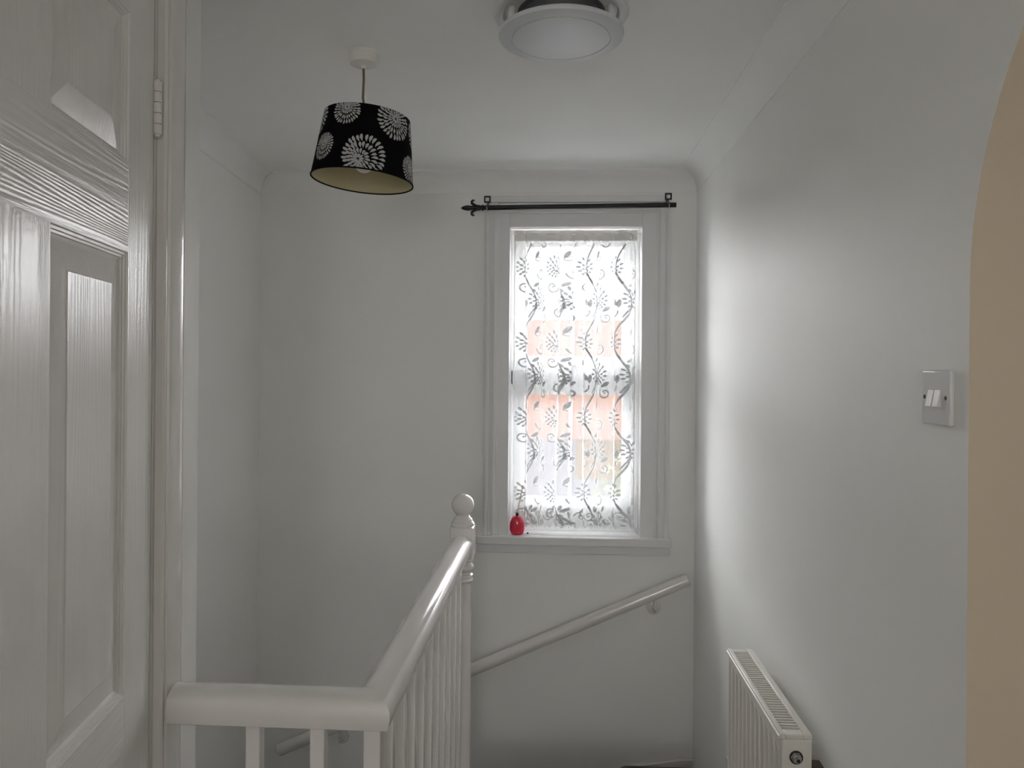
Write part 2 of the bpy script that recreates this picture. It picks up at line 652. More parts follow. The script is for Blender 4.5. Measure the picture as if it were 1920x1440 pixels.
# staff beads either side, sash lock, stop blocks
for xa, xb in ((FX0, FX0 + 0.014), (FX1 - 0.014, FX1)):
    bm = B()
    box(bm, xa, xb, YB + 0.070, YB + 0.088, 0.701, FZ1)
    obj('staff_bead', bm, M['frame'], win, bevel=0.003)
bm = B()
box(bm, 0.055, 0.105, YB + 0.092, YB + 0.128, 1.415, 1.425)
lathe(bm, [(0.0, 0.0), (0.010, 0.0), (0.010, 0.012), (0.006, 0.016), (0, 0.016)], (0.08, YB + 0.11, 1.425), n=12)
obj('sash_lock', bm, M['chrome'], lo)
for sx in (-0.187, -0.119):
    bm = B()
    box(bm, sx - 0.012, sx + 0.012, YB + 0.070, YB + 0.090, 1.352, 1.415)
    obj('sash_stop', bm, M['vent'], lo, bevel=0.002)
bm = B()
tube(bm, [(-0.186, YB + 0.082, 2.02), (-0.186, YB + 0.082, 1.45), (-0.189, YB + 0.080, 1.415)], 0.0025, 8)
obj('sash_cord', bm, M['cord'], win)
bm = B()
tube(bm, [(0.346, YB + 0.067, 1.95), (0.346, YB + 0.067, 0.86), (0.348, YB + 0.066, 0.80)], 0.0016, 8)
obj('blind_cord', bm, M['cord'], win)

# batten above the window
bm = B()
box(bm, -0.300, 0.476, YB - 0.018, YB + 0.001, 2.142, 2.172)
obj('trim_4', bm, M['frame'], bevel=0.003, kind='structure', label='white batten above the window holding the rod brackets')

# ------------------------------------------------------------------ lace curtain
cur = empty('lace_curtain', (0.08, YB + 0.046, 2.025), label='white floral lace net curtain hanging inside the window', cat='curtain')
CX0, CX1, CZ0, CZ1 = -0.188, 0.352, 0.722, 2.028
CL = 0.86                       # width of the ungathered cloth
NF = 8.5


def cloth_pt(u, z, off=0.0):
    s = min(max(u / CL, 0), 1)
    t = (CZ1 - z) / (CZ1 - CZ0)
    ph = 2 * PI * NF * s + 0.9 * math.sin(2 * PI * 1.7 * s + 0.6) + 0.35 * math.sin(5 * t + 9 * s)
    amp = (0.35 + 0.65 * min(1, t * 5)) * (0.75 + 0.45 * math.sin(2 * PI * 2.3 * s + 1.1))
    edge = min(1, s * 14, (1 - s) * 14)
    x = CX0 + (CX1 - CX0) * s - 0.0165 * amp * edge * math.sin(ph)
    y = YB + 0.046 + 0.011 * amp * math.cos(ph) * edge - off
    x += 0.004 * math.sin(3.1 * t + 4 * s) * t * edge
    return Vector((x, y, z))


def grid_cloth(name, z0, z1, nu, nz, mat, off=0.0, wav=0.0):
    b = B()
    rows = []
    for j in range(nz + 1):
        z = z0 + (z1 - z0) * j / nz
        row = []
        for i in range(nu + 1):
            zz = z
            if j == 0 and wav:
                zz = z + wav * abs(math.sin(i * 0.33))
            row.append(b.verts.new(cloth_pt(CL * i / nu, zz, off)))
        rows.append(row)
    for j in range(nz):
        for i in range(nu):
            b.faces.new((rows[j][i], rows[j][i + 1], rows[j + 1][i + 1], rows[j + 1][i]))
    return obj(name, b, mat, cur, smooth=True)


grid_cloth('net', CZ0, CZ1 - 0.02, 340, 60, M['net'], wav=0.010)
grid_cloth('header', CZ1 - 0.047, CZ1 + 0.004, 340, 4, M['header'], off=0.002, wav=0.006)
bm = B()
tube(bm, [(FX0, YB + 0.046, 2.014), (-0.16, YB + 0.046, 2.018), (0.08, YB + 0.046, 2.013), (FX1, YB + 0.046, 2.018)], 0.0025, 8)
obj('curtain_wire', bm, M['plastic'], cur)

pb = B()


def lens(cx, cz, ang, ln, wd, hollow=False):
    """leaf or petal: slim lens in cloth coordinates starting at (cx, cz)"""
    ca, sa = math.cos(ang), math.sin(ang)
    ol = [(0, 0), (0.3, 0.42), (0.62, 0.5), (0.88, 0.3), (1, 0), (0.88, -0.3), (0.62, -0.5), (0.3, -0.42)]
    vs = []
    for a, b in ol:
        x, z = a * ln, b * wd
        uu, zz = cx + x * ca - z * sa, cz + x * sa + z * ca
        if not (0.004 < uu < CL - 0.004 and CZ0 + 0.012 < zz < CZ1 - 0.05):
            return
        vs.append((uu, zz))
    if hollow:
        for i in range(len(vs)):
            p, q = vs[i], vs[(i + 1) % len(vs)]
            strip([p, q], 0.0034)
        return
    pb.faces.new([pb.verts.new(cloth_pt(u, z, 0.0012)) for u, z in vs])


def strip(pts, w):
    for p, q in zip(pts, pts[1:]):
        dx, dz = q[0] - p[0], q[1] - p[1]
        d = math.hypot(dx, dz) or 1
        nx, nz = -dz / d * w / 2, dx / d * w / 2
        quad = [(p[0] + nx, p[1] + nz), (p[0] - nx, p[1] - nz), (q[0] - nx, q[1] - nz), (q[0] + nx, q[1] + nz)]
        if all(0.004 < u < CL - 0.004 and CZ0 + 0.008 < z < CZ1 - 0.05 for u, z in quad):
            pb.faces.new([pb.verts.new(cloth_pt(u, z, 0.0012)) for u, z in quad])


def spiral(cx, cz, r, a0, turns, sgn=1, w=0.0064):
    pts = []
    n = 20
    for i in range(n + 1):
        t = i / n
        rr = r * (1 - 0.72 * t)
        a = a0 + sgn * 2 * PI * turns * t
        pts.append((cx + rr * math.cos(a), cz + rr * math.sin(a)))
    strip(pts, w)
    lens(cx - 0.005, cz, 0, 0.010, 0.009)


def flower(cx, cz, r):
    cz0 = cz - r * 0.25
    for ring, (n, r0, ln, wd) in enumerate(((7, 0.10, 0.36, 0.19), (11, 0.42, 0.38, 0.19), (15, 0.76, 0.40, 0.19))):
        for i in range(n):
            a = 2 * PI * (i + 0.5 * (ring % 2)) / n
            k = 1.0 + 0.22 * math.sin(a)
            lens(cx + r * r0 * k * math.cos(a), cz0 + r * r0 * k * math.sin(a), a + 0.12, r * ln * k, r * wd * 1.15)


TW, TH = 0.215, 0.33
ncol = int(CL / TW) + 2
for ci in range(-1, ncol):
    for ri in range(-1, 6):
        ox = ci * TW + 0.02
        oz = CZ1 - 0.40 - ri * TH + (TH / 2 if False else 0)
        flower(ox + 0.05, oz + 0.245, 0.044)
        flower(ox + 0.150, oz + 0.105, 0.046)
        # climbing stems
        pts = [(ox + 0.10 + 0.030 * math.sin(2 * PI * i / 24), oz + TH * i / 24) for i in range(25)]
        strip(pts, 0.0080)
        pts = [(ox + 0.10 + 0.05 * (i / 10), oz + 0.02 + 0.06 * math.sin(PI / 2 * i / 10)) for i in range(11)]
        strip(pts, 0.0070)
        pts = [(ox + 0.10 - 0.05 * (i / 10), oz + 0.17 + 0.055 * math.sin(PI / 2 * i / 10)) for i in range(11)]
        strip(pts, 0.0070)
        spiral(ox + 0.165, oz + 0.215, 0.031, PI, 1.05)
        spiral(ox + 0.035, oz + 0.155, 0.028, 0, 1.05, -1)
        spiral(ox + 0.195, oz + 0.02, 0.027, PI * 0.8, 1.05)
        spiral(ox + 0.06, oz + 0.045, 0.027, 0.3, 1.05, -1)
        lens(ox + 0.125, oz + 0.28, 0.9, 0.042, 0.018)
        lens(ox + 0.125, oz + 0.275, 0.15, 0.040, 0.018, hollow=True)
        lens(ox + 0.085, oz + 0.07, 2.2, 0.044, 0.019)
        lens(ox + 0.088, oz + 0.062, 1.5, 0.040, 0.017)
        lens(ox + 0.115, oz + 0.155, 0.5, 0.040, 0.017)
        lens(ox + 0.175, oz + 0.045, 0.55, 0.046, 0.018)
# scrolled border along the hem
for i in range(12):
    ux = 0.04 + i * 0.072
    spiral(ux, CZ0 + 0.055, 0.022, PI, 1.2, 1 if i % 2 else -1, 0.005)
    spiral(ux + 0.034, CZ0 + 0.030, 0.014, 0, 1.1, -1 if i % 2 else 1, 0.004)
    lens(ux + 0.02, CZ0 + 0.075, 1.2, 0.030, 0.012)
    lens(ux + 0.03, CZ0 + 0.018, 0.3, 0.028, 0.012)
obj('lace_pattern', pb, M['lace'], cur, kind='stuff')

# ------------------------------------------------------------------ curtain rod
rod = empty('curtain_rod', (0.10, YB - 0.085, 2.109), label='black metal curtain rod with fleur-de-lis finial above the window', cat='curtain rod')
RY = YB - 0.085
RA, RB = Vector((-0.297, RY, 2.105)), Vector((0.498, RY, 2.1135))
bm = B()
tube(bm, [RA, RB], 0.0105, 16)
obj('rod', bm, M['black_metal'], rod, smooth=True)
fin = B()
lathe(fin, [(0.0, 0.0), (0.006, 0.006), (0.010, 0.018), (0.0115, 0.03), (0.0095, 0.045), (0.006, 0.058), (0.0065, 0.074), (0.012, 0.076), (0.012, 0.082),
            (0.008, 0.084), (0.008, 0.088), (0.013, 0.090), (0.013, 0.097), (0.009, 0.10), (0.011, 0.112)], (-0.409, RY, 2.104), (1, 0, 0.01), n=16)
fo = obj('finial', fin, M['black_metal'], rod, smooth=True)
for sg in (1, -1):
    b = B()
    cp = [(-0.320, 0.003), (-0.338, 0.006), (-0.352, 0.011), (-0.3615, 0.019), (-0.3625, 0.027), (-0.357, 0.032), (-0.350, 0.0315)]
    pts = [(x, RY, 2.105 + sg * z) for x, z in cp]
    rads = [0.006, 0.0062, 0.0065, 0.0063, 0.0055, 0.0042, 0.0018]
    tube(b, pts, rads, 10)
    obj('curl', b, M['black_metal'], fo, smooth=True)
for bx, bz in ((-0.297, 2.105), (0.468, 2.1132)):
    b = B()
    o_, i_ = 0.0142, 0.0082
    cz = bz + 0.039
    for (a0, a1, c0, c1) in ((-o_, o_, i_, o_), (-o_, o_, -o_, -i_), (-o_, -i_, -i_, i_), (i_, o_, -i_, i_)):
        box(b, bx + a0, bx + a1, RY + 0.010, RY + 0.018, cz + c0, cz + c1)
    br = obj('bracket', b, M['black_metal'], rod, bevel=0.001)
    b = B()
    box(b, bx - 0.004, bx + 0.004, RY + 0.0185, YB - 0.0185, cz - 0.013, cz - 0.007)
    obj('bracket_arm', b, M['black_metal'], br)
    b = B()
    pts = [(bx, RY + 0.012, cz - 0.014)]
    for i in range(13):
        a = PI / 2 - 1.75 * PI * i / 12 * 0.9
        pts.append((bx, RY + 0.0135 * math.cos(a), bz + 0.0135 * math.sin(a)))
    tube(b, pts, 0.0022, 8)
    obj('hook', b, M['chrome'], br, smooth=True)

# ------------------------------------------------------------------ diffuser bottle on the sill
bot = empty('reed_diffuser', (-0.163, YB + 0.003, 0.7), label='small red glass reed diffuser bottle on the window sill', cat='diffuser')
bm = B()
prof = [(0.0, 0.001), (0.020, 0.001), (0.027, 0.006), (0.0315, 0.020), (0.0325, 0.038), (0.030, 0.055), (0.024, 0.069), (0.015, 0.078), (0.008, 0.081), (0.0, 0.081)]
lathe(bm, prof, (-0.163, YB + 0.003, 0.7), n=32, sq=0.62)
obj('bottle', bm, M['red'], bot, smooth=True)
bm = B()
lathe(bm, [(0.0055, 0.079), (0.0065, 0.080), (0.0065, 0.094), (0.0055, 0.095)], (-0.163, YB + 0.003, 0.7), n=20)
obj('neck', bm, M['dark'], bot, smooth=True)
for dx, dy, ln in ((0.024, 0.0, 0.215), (0.020, -0.003, 0.20), (0.017, 0.003, 0.185)):
    bm = B()
    p0 = Vector((-0.164, YB + 0.003, 0.775))
    p1 = Vector((-0.163 + dx, YB + 0.003 + dy, 0.7 + ln))
    tube(bm, [p0, p1], 0.0016, 8)
    obj('reed', bm, M['reed'], bot)
fl = B()
lathe(fl, [(0, 0), (0.003, 0.001), (0.0042, 0.004), (0.003, 0.007), (0, 0.008)], (-0.117, YB + 0.015, 0.700), n=10)
obj('seed', fl, M['dark'], smooth=True, label='tiny dark seed lying on the white window sill', cat='seed')

# ------------------------------------------------------------------ wall handrail
hr = empty('wall_handrail', (0.0, YB, 0.2), label='white round handrail sloping down the wall under the window', cat='handrail')
HY = YB - 0.065
H0, H1 = Vector((0.566, HY, 0.540)), Vector((-1.190, HY, -0.243))
hd = (H1 - H0).normalized()
bm = B()
hp = [(0.0, 0.0), (0.022, 0.0), (0.0265, 0.004)]
Ln = (H1 - H0).length
lathe(bm, hp + [(0.0265, Ln - 0.004), (0.022, Ln), (0, Ln)], H0, hd, n=28)
obj('rail', bm, M['gloss'], hr, smooth=True)
for bx in (0.425, -0.93):
    t = (bx - H0.x) / (H1.x - H0.x)
    p = H0 + (H1 - H0) * t
    b = B()
    lathe(b, [(0, 0), (0.030, 0), (0.030, 0.005), (0.026, 0.008), (0, 0.008)], (bx + 0.004, YB, p.z - 0.078), (0, -1, 0), n=28)
    bp_ = obj('bracket', b, M['gloss'], hr, smooth=True)
    b = B()
    tube(b, [(bx + 0.004, YB - 0.006, p.z - 0.085), (bx + 0.004, YB - 0.035, p.z - 0.083), (bx, HY, p.z - 0.066), (bx, HY, p.z - 0.022)], 0.007, 12)
    obj('bracket_arm', b, M['gloss'], bp_, smooth=True)
    for q in range(3):
        a = PI / 2 + q * 2 * PI / 3
        b = B()
        lathe(b, [(0, 0.008), (0.0035, 0.008), (0.0025, 0.0095), (0, 0.0095)], (bx + 0.004 + 0.020 * math.cos(a), YB, p.z - 0.078 + 0.020 * math.sin(a)), (0, -1, 0), n=8)
        obj('screw', b, M['gloss'], bp_)

# ------------------------------------------------------------------ landing balustrade
bal = empty('stair_balustrade', (-0.312, 1.305, 0.0), label='white painted landing balustrade with rounded handrail and ball-topped newel', cat='balustrade')
BX, BYN, NY = -0.312, 1.305, 2.572
# handrail profile: broad rounded top, flat underside
hw = 0.0365
rp = [(-0.026, 0.800), (-0.031, 0.803), (-0.0335, 0.812)]
for i in range(15):
    a = PI - PI * i / 14
    rp.append((hw * math.cos(a), 0.826 + 0.034 * math.sin(a) ** 0.8 if 0 < i < 14 else 0.826))
rp += [(0.0335, 0.812), (0.031, 0.803), (0.026, 0.800)]
bm = B()
# one continuous rail, mitred at the corner
st_list = [('x', XL + 0.024), ('m', 0), ('y', NY - 0.035)]


def railpt(s, a, b):
    k, v = s
    if k == 'x':
        return (v, BYN - a, b)
    if k == 'm':
        return (BX + a, BYN - a, b)
    return (BX + a, v, b)


sweep(bm, rp, railpt, st_list, closed=True)
obj('handrail', bm, M['gloss'], bal, smooth=True, bevel=0.0)
BWD = 0.0125
bal_pos = [(-0.522, BYN), (-0.408, BYN)] + [(BX, BYN + 0.002)] + [(BX, BYN + 0.113 * k) for k in range(1, 11)]
for i, (x, y) in enumerate(bal_pos):
    w = BWD if i != 2 else 0.0145
    b = B()
    box(b, x - w, x + w, y - w, y + w, 0.045, 0.802)
    obj('baluster', b, M['gloss'], bal, bevel=0.002)
bm = B()
box(bm, XL + 0.001, BX + 0.03, BYN - 0.03, BYN + 0.03, 0.0, 0.045)
obj('base_rail', bm, M['gloss'], bal, bevel=0.004)
bm = B()
box(bm, BX - 0.03, BX + 0.03, BYN + 0.031, NY - 0.036, 0.0, 0.045)
obj('base_rail', bm, M['gloss'], bal, bevel=0.004)
# newel
bm = B()
nw = 0.040
box(bm, BX - nw, BX + nw, NY - nw, NY + nw, 0.779, 0.887)
npost = obj('newel_post', bm, M['gloss'], bal, bevel=0.006, seg=3)
bm = B()
lathe(bm, [(0.0, 0.887), (0.0385, 0.887), (0.040, 0.893), (0.037, 0.899), (0.033, 0.903), (0.033, 0.908), (0.029, 0.912), (0.024, 0.918), (0.022, 0.922)] +
      [(0.0385 * math.sin(a), 0.956 - 0.0385 * math.cos(a)) for a in [R(38) + (PI - R(38)) * i / 16 for i in range(17)]][:-1] + [(0, 0.9945)],
      (BX, NY, 0), n=36, cap=False)
obj('ball_finial', bm, M['gloss'], npost, smooth=True)
bm = B()
lathe(bm, [(0, 0.779), (0.036, 0.779), (0.037, 0.770), (0.033, 0.766), (0.033, 0.760), (0.038, 0.752), (0.039, 0.744), (0.036, 0.735), (0.030, 0.731), (0.030, 0.724),
           (0.036, 0.721), (0.037, 0.716), (0.034, 0.711), (0.036, 0.707), (0.037, 0.702), (0.034, 0.697), (0.031, 0.693), (0.030, 0.68), (0.0315, 0.30), (0.033, -0.19)],
      (BX, NY, 0), n=36)
obj('turned_shaft', bm, M['gloss'], npost, smooth=True)

# ------------------------------------------------------------------ door and its frame
PHI = R(10)
door = empty('door_1', (XL, 1.262, 0.0), rotz=-(PI / 2 - PHI), kind='structure', label='white six-panel door standing ajar on the left')
DT = 0.038
DW, DTOP = 0.845, 2.095
SX = [(0.003, 0.110), (0.360, 0.485), (0.735, DW)]                 # stiles
RZ = [(0.008, 0.21), (0.715, 0.902), (1.598, 1.738), (1.974, DTOP)]  # rails
for x0, x1 in SX:
    if x0 > 0.3 and x1 < 0.7:
        for z0, z1 in ((RZ[0][1], RZ[1][0]), (RZ[1][1], RZ[2][0]), (RZ[2][1], RZ[3][0])):
            bm = B()
            box(bm, x0, x1, -DT, 0, z0, z1)
            obj('mullion', bm, M['grain_z'], door, local=True)
    else:
        bm = B()
        box(bm, x0, x1, -DT, 0, RZ[0][0], DTOP)
        obj('stile', bm, M['grain_z'], door, local=True)
for z0, z1 in RZ:
    bm = B()
    box(bm, SX[0][1], SX[2][0], -DT, -0.0003, z0, z1)
    obj('door_rail', bm, M['grain_x'], door, local=True)
pprof = [(0.0, 0.0), (0.0015, -0.0030), (0.0050, -0.0034), (0.0058, -0.0062), (0.0090, -0.0066), (0.0098, -0.0092), (0.0125, -0.0100), (0.016, -0.0115), (0.0525, -0.0045), (0.0545, -0.0030)]
for x0, x1 in ((SX[0][1], SX[1][0]), (SX[1][1], SX[2][0])):
    for z0, z1 in ((RZ[0][1], RZ[1][0]), (RZ[1][1], RZ[2][0]), (RZ[2][1], RZ[3][0])):
        b = B()
        rings = []
        for ins, dep in pprof:
            rings.append([b.verts.new((x, dep, z)) for x, z in ((x0 + ins, z0 + ins), (x1 - ins, z0 + ins), (x1 - ins, z1 - ins), (x0 + ins, z1 - ins))])
        for r0, r1 in zip(rings, rings[1:]):
            for i in range(4):
                j = (i + 1) % 4
                b.faces.new((r0[i], r0[j], r1[j], r1[i]))
        b.faces.new(rings[-1])
        back = [b.verts.new((x, -DT, z)) for x, z in ((x0, z0), (x1, z0), (x1, z1), (x0, z1))]
        b.faces.new(back)
        for i in range(4):
            j = (i + 1) % 4
            b.faces.new((rings[0][i], rings[0][j], back[j], back[i]))
        obj('door_panel', b, M['grain_z'], door, local=True)
for hz in (1.862, 0.25):
    b = B()
    kz = hz - 0.046
    for q in range(5):
        lathe(b, [(0.0066, 0.0005), (0.0072, 0.001), (0.0072, 0.0174), (0.0066, 0.0179)], (0.0, 0.006, kz + 0.0184 * q), n=16)
    lathe(b, [(0.0045, -0.003), (0.0045, 0.095)], (0.0, 0.006, kz), n=12)
    h_ = obj('hinge', b, M['gloss'], door, local=True, smooth=True)
    b = B()
    box(b, 0.0005, 0.0026, -0.034, 0.004, kz, kz + 0.092)
    obj('hinge_leaf', b, M['gloss'], h_, local=True)

# architrave and lining of the door opening
dprof = [(0, 0), (0, 0.012), (0.003, 0.0155), (0.007, 0.016), (0.010, 0.0145), (0.012, 0.0185), (0.018, 0.0205), (0.050, 0.0215), (0.056, 0.021), (0.060, 0.0185),
         (0.062, 0.0165), (0.066, 0.0165), (0.069, 0.0145), (0.0705, 0.010), (0.0705, 0)]
dfr = empty('trim_5', (XL, DY1, 0), kind='structure', label='white moulded door frame on the left')
bm = B()
sweep(bm, dprof, lambda s, a, b: (XL + b, DY1 - 0.002 + a, s), [0.0, 2.21], closed=True)
obj('architrave', bm, M['gloss'], dfr, smooth=True)
bm = B()
sweep(bm, dprof, lambda s, a, b: (XL + b, DY0 + 0.002 - a, s), [0.0, 2.21], closed=True)
obj('architrave', bm, M['gloss'], dfr, smooth=True)
bm = B()
sweep(bm, dprof, lambda s, a, b: (XL + b + 0.0005, s, DH - 0.002 + a), [DY0 - 0.068, DY1 + 0.068], closed=True)
obj('architrave', bm, M['gloss'], dfr, smooth=True)
bm = B()
box(bm, XL - 0.1, XL - 0.001, DY1 - 0.010, DY1 + 0.001, 0, DH)
obj('lining', bm, M['gloss'], dfr, bevel=0.001)
bm = B()
box(bm, XL - 0.1, XL - 0.001, DY0 - 0.001, DY0 + 0.010, 0, DH)
obj('lining', bm, M['gloss'], dfr, bevel=0.001)

# ------------------------------------------------------------------ pendant lamp
PX, PY = -0.525, 2.024
pen = empty('pendant_lamp', (PX, PY, ZC), label='pendant lamp with black drum shade printed with white chrysanthemums', cat='lamp')
bm = B()
lathe(bm, [(0.0, 0.0), (0.040, 0.0), (0.040, -0.004), (0.0385, -0.006), (0.0400, -0.012), (0.039, -0.024), (0.036, -0.030), (0.022, -0.033), (0.008, -0.035), (0.006, -0.042), (0, -0.042)], (PX, PY, ZC), n=40)
obj('ceiling_rose', bm, M['rose'], pen, smooth=True)
SBH = 0.174
vdir = Vector((PX, PY, 0)).normalized()
TILT = Matrix.Rotation(R(4.3), 3, vdir)
scx = Vector((PX + 0.006, PY, 2.009))


def T(v):
    return scx + TILT @ Vector(v)


RBOT, RTOP = 0.1365, 0.1145
top_c = T((0, 0, 0.055))
bm = B()
tube(bm, [(PX, PY, ZC - 0.04), (PX + 0.001, PY, 2.20), (PX - 0.001, PY, 2.15), tuple(top_c)], 0.0034, 10)
obj('flex', bm, M['cord'], pen, smooth=True)
cdir = -vdir
rdir = Vector((vdir.y, -vdir.x, 0))


def shade_pt(th, h, off=0.0):
    r = RBOT + (RTOP - RBOT) * h / SBH + off
    return T((cdir * math.cos(th) + rdir * math.sin(th)) * r + Vector((0, 0, h - SBH / 2)))


def frust(b, r_off, h0, h1, n=72):
    lo_ = [b.verts.new(shade_pt(2 * PI * i / n, h0, r_off)) for i in range(n)]
    hi_ = [b.verts.new(shade_pt(2 * PI * i / n, h1, r_off)) for i in range(n)]
    for i in range(n):
        j = (i + 1) % n
        b.faces.new((lo_[i], lo_[j], hi_[j], hi_[i]))
    return lo_, hi_


bm = B()
a0, a1 = frust(bm, 0.0, 0.0, SBH)
c0, c1 = frust(bm, -0.0014, 0.0, SBH)
n = len(a0)
for i in range(n):
    j = (i + 1) % n
    bm.faces.new((a0[i], a0[j], c0[j], c0[i]))
    bm.faces.new((a1[i], a1[j], c1[j], c1[i]))
sh = obj('shade', bm, M['shade'], pen, smooth=True)
bm = B()
a0, a1 = frust(bm, -0.0020, 0.003, SBH - 0.003)
c0, c1 = frust(bm, -0.0030, 0.003, SBH - 0.003)
for i in range(n):
    j = (i + 1) % n
    bm.faces.new((a0[i], a0[j], c0[j], c0[i]))
    bm.faces.new((a1[i], a1[j], c1[j], c1[i]))
obj('lining', bm, M['lining'], sh, smooth=True)
bm = B()
tube(bm, [shade_pt(2 * PI * i / 72, 0.0015, -0.0004) for i in range(73)], 0.0019, 6, cap=False)
obj('rim', bm, M['shade'], sh, smooth=True)
# spider ring
bm = B()
for q in range(3):
    a = q * 2 * PI / 3 + 0.4
    tube(bm, [top_c, shade_pt(a, SBH - 0.012, -0.004)], 0.0015, 6)
obj('spider', bm, M['plastic'], sh)
bm = B()
lathe(bm, [(0.010, 0.062), (0.014, 0.056), (0.019, 0.040), (0.019, 0.020), (0.021, 0.018), (0.021, -0.004), (0.016, -0.006)], scx, TILT @ Vector((0, 0, 1)), n=24)
obj('lampholder', bm, M['plastic'], pen, smooth=True)
bm = B()
bp = [(0.012, -0.004), (0.013, -0.016)] + [(0.027 * math.sin(a), -0.036 + 0.027 * math.cos(a)) for a in [R(30) + R(150) * i / 12 for i in range(12)]] + [(0, -0.063)]
lathe(bm, bp, scx, TILT @ Vector((0, 0, 1)), n=28)
obj('bulb', bm, M['bulb'], pen, smooth=True)


def chrysanth(th0, h0, rad, seed, cx=-0.28, cy=-0.18):
    """flat print: curved teardrop petals radiating from an off-centre heart"""
    rnd = random.Random(seed)
    b = B()
    Rm = (RBOT + RTOP) / 2
    rings = [(10, 0.04, 0.24, 0.085), (16, 0.20, 0.29, 0.095), (22, 0.43, 0.33, 0.105), (28, 0.68, 0.38, 0.112)]
    for k, (n_, r0, ln, wd) in enumerate(rings):
        for i in range(n_):
            a = 2 * PI * (i + 0.5 * (k % 2)) / n_ + rnd.uniform(-0.03, 0.03)
            f = (1 - r0)
            ox, oy = cx * f * 0.9, cy * f * 0.9
            sx, sy = ox + r0 * math.cos(a), oy + r0 * math.sin(a)
            L_ = ln * rnd.uniform(0.88, 1.08)
            bend = 1.1
            cen, wid = [], [0.05, 0.34, 0.66, 0.92, 1.0, 0.76, 0.0]
            px, py, aa = sx, sy, a + 0.45
            for s in range(7):
                cen.append((px, py, aa))
                px += L_ / 6 * math.cos(aa)
                py += L_ / 6 * math.sin(aa)
                aa -= bend / 6
            left, right = [], []
            for (x, y, an), w in zip(cen, wid):
                hwid = wd * w * 0.62
                left.append((x - math.sin(an) * hwid, y + math.cos(an) * hwid))
                right.append((x + math.sin(an) * hwid, y - math.cos(an) * hwid))
            poly = left + right[::-1][1:]
            pts_, ok = [], False
            for x, y in poly:
                hh = h0 + y * rad
                if 0.004 < hh < SBH - 0.002:
                    ok = True
                hh = min(max(hh, 0.0035), SBH - 0.0005)
                rr = RBOT + (RTOP - RBOT) * hh / SBH
                pts_.append((th0 + x * rad / rr, hh))
            if not ok:
                continue
            m_ = len(left)
            lv = [b.verts.new(shade_pt(t, h, 0.0007)) for t, h in pts_[:m_]]
            rv = [b.verts.new(shade_pt(t, h, 0.0007)) for t, h in pts_[m_:]][::-1]
            rv.append(lv[-1])
            for q in range(m_ - 2):
                b.faces.new((lv[q], rv[q], rv[q + 1], lv[q + 1]))
            b.faces.new((lv[m_ - 2], rv[m_ - 2], lv[-1]))
    obj('flower_print', b, M['print'], sh)


for i, (th, h, rd) in enumerate(((3, 0.040, 0.056), (-27, 0.150, 0.037), (37, 0.143, 0.050), (-54, 0.058, 0.036), (66, 0.030, 0.038), (-84, 0.145, 0.050),
                                 (88, 0.130, 0.045), (112, 0.045, 0.05), (146, 0.135, 0.042), (180, 0.05, 0.055), (-150, 0.140, 0.04), (-118, 0.05, 0.045), (-165, 0.01, 0.03))):
    chrysanth(R(th), h, rd, i + 3, cx=-0.42 if i == 0 else 0.05, cy=-0.30 if i == 0 else (0.35 if i in (1, 3) else 0.2))

# ------------------------------------------------------------------ round ceiling vent
VX, VY = 0.006, 1.805
ven = empty('ceiling_vent', (VX, VY, ZC), label='round pale ceiling air vent with a stand-off cover disc', cat='vent')
bm = B()
lathe(bm, [(0.132, 0.0), (0.160, 0.0), (0.161, -0.006), (0.157, -0.013), (0.148, -0.016), (0.138, -0.013), (0.132, -0.004)], (VX, VY, ZC), n=64)
obj('flange', bm, M['plastic'], ven, smooth=True)
bm = B()
lathe(bm, [(0, -0.001), (0.131, -0.001), (0.131, -0.003), (0.090, -0.0045), (0.086, -0.030), (0.082, -0.032), (0.0, -0.032)], (VX, VY, ZC), n=64)
obj('throat', bm, M['vent_dark'], ven, smooth=True)
bm = B()
dp = [(0.0, -0.058), (0.110, -0.054), (0.143, -0.050), (0.1475, -0.053), (0.1485, -0.058), (0.147, -0.0625), (0.140, -0.0648), (0.1185, -0.0672), (0.1175, -0.0655), (0.1155, -0.0655), (0.1145, -0.0676)]
for i in range(1, 9):
    rr = 0.1145 * (1 - i / 8)
    dp.append((rr if i < 8 else 0.0, -0.0676 - 0.0075 * (1 - (rr / 0.1145) ** 2)))
lathe(bm, dp, (VX, VY, ZC), n=72)
obj('cover_disc', bm, M['vent'], ven, smooth=True)
for a in (R(196), R(-16), R(90)):
    bm = B()
    lathe(bm, [(0.0095, -0.003), (0.009, -0.054)], (VX + 0.120 * math.cos(a), VY + 0.120 * math.sin(a), ZC), n=14)
    obj('spacer_post', bm, M['plastic'], ven, smooth=True)

# ------------------------------------------------------------------ light switch
sw = empty('light_switch', (XR, 1.221, 1.381), label='white double rocker light switch on the right-hand wall', cat='switch')
bm = B()
box(bm, XR - 0.0085, XR, 1.1775, 1.2645, 1.338, 1.4235)
obj('plate', bm, M['switch'], sw, bevel=0.003, seg=3)
for ys in (1.2125, 1.2335):
    bm = B()
    lo_, hi_ = 0.0140, 0.0090
    vs = []
    for y in (ys - 0.0088, ys + 0.0088):
        vs.append([bm.verts.new(p) for p in ((XR - 0.0082, y, 1.393), (XR - hi_, y, 1.3925), (XR - lo_, y, 1.3665), (XR - 0.0082, y, 1.3665))])
    for i in range(4):
        j = (i + 1) % 4
        bm.faces.new((vs[0][i], vs[0][j], vs[1][j], vs[1][i]))
    bm.faces.new(vs[0])
    bm.faces.new(vs[1])
    obj('rocker', bm, M['plastic'], sw, bevel=0.001)
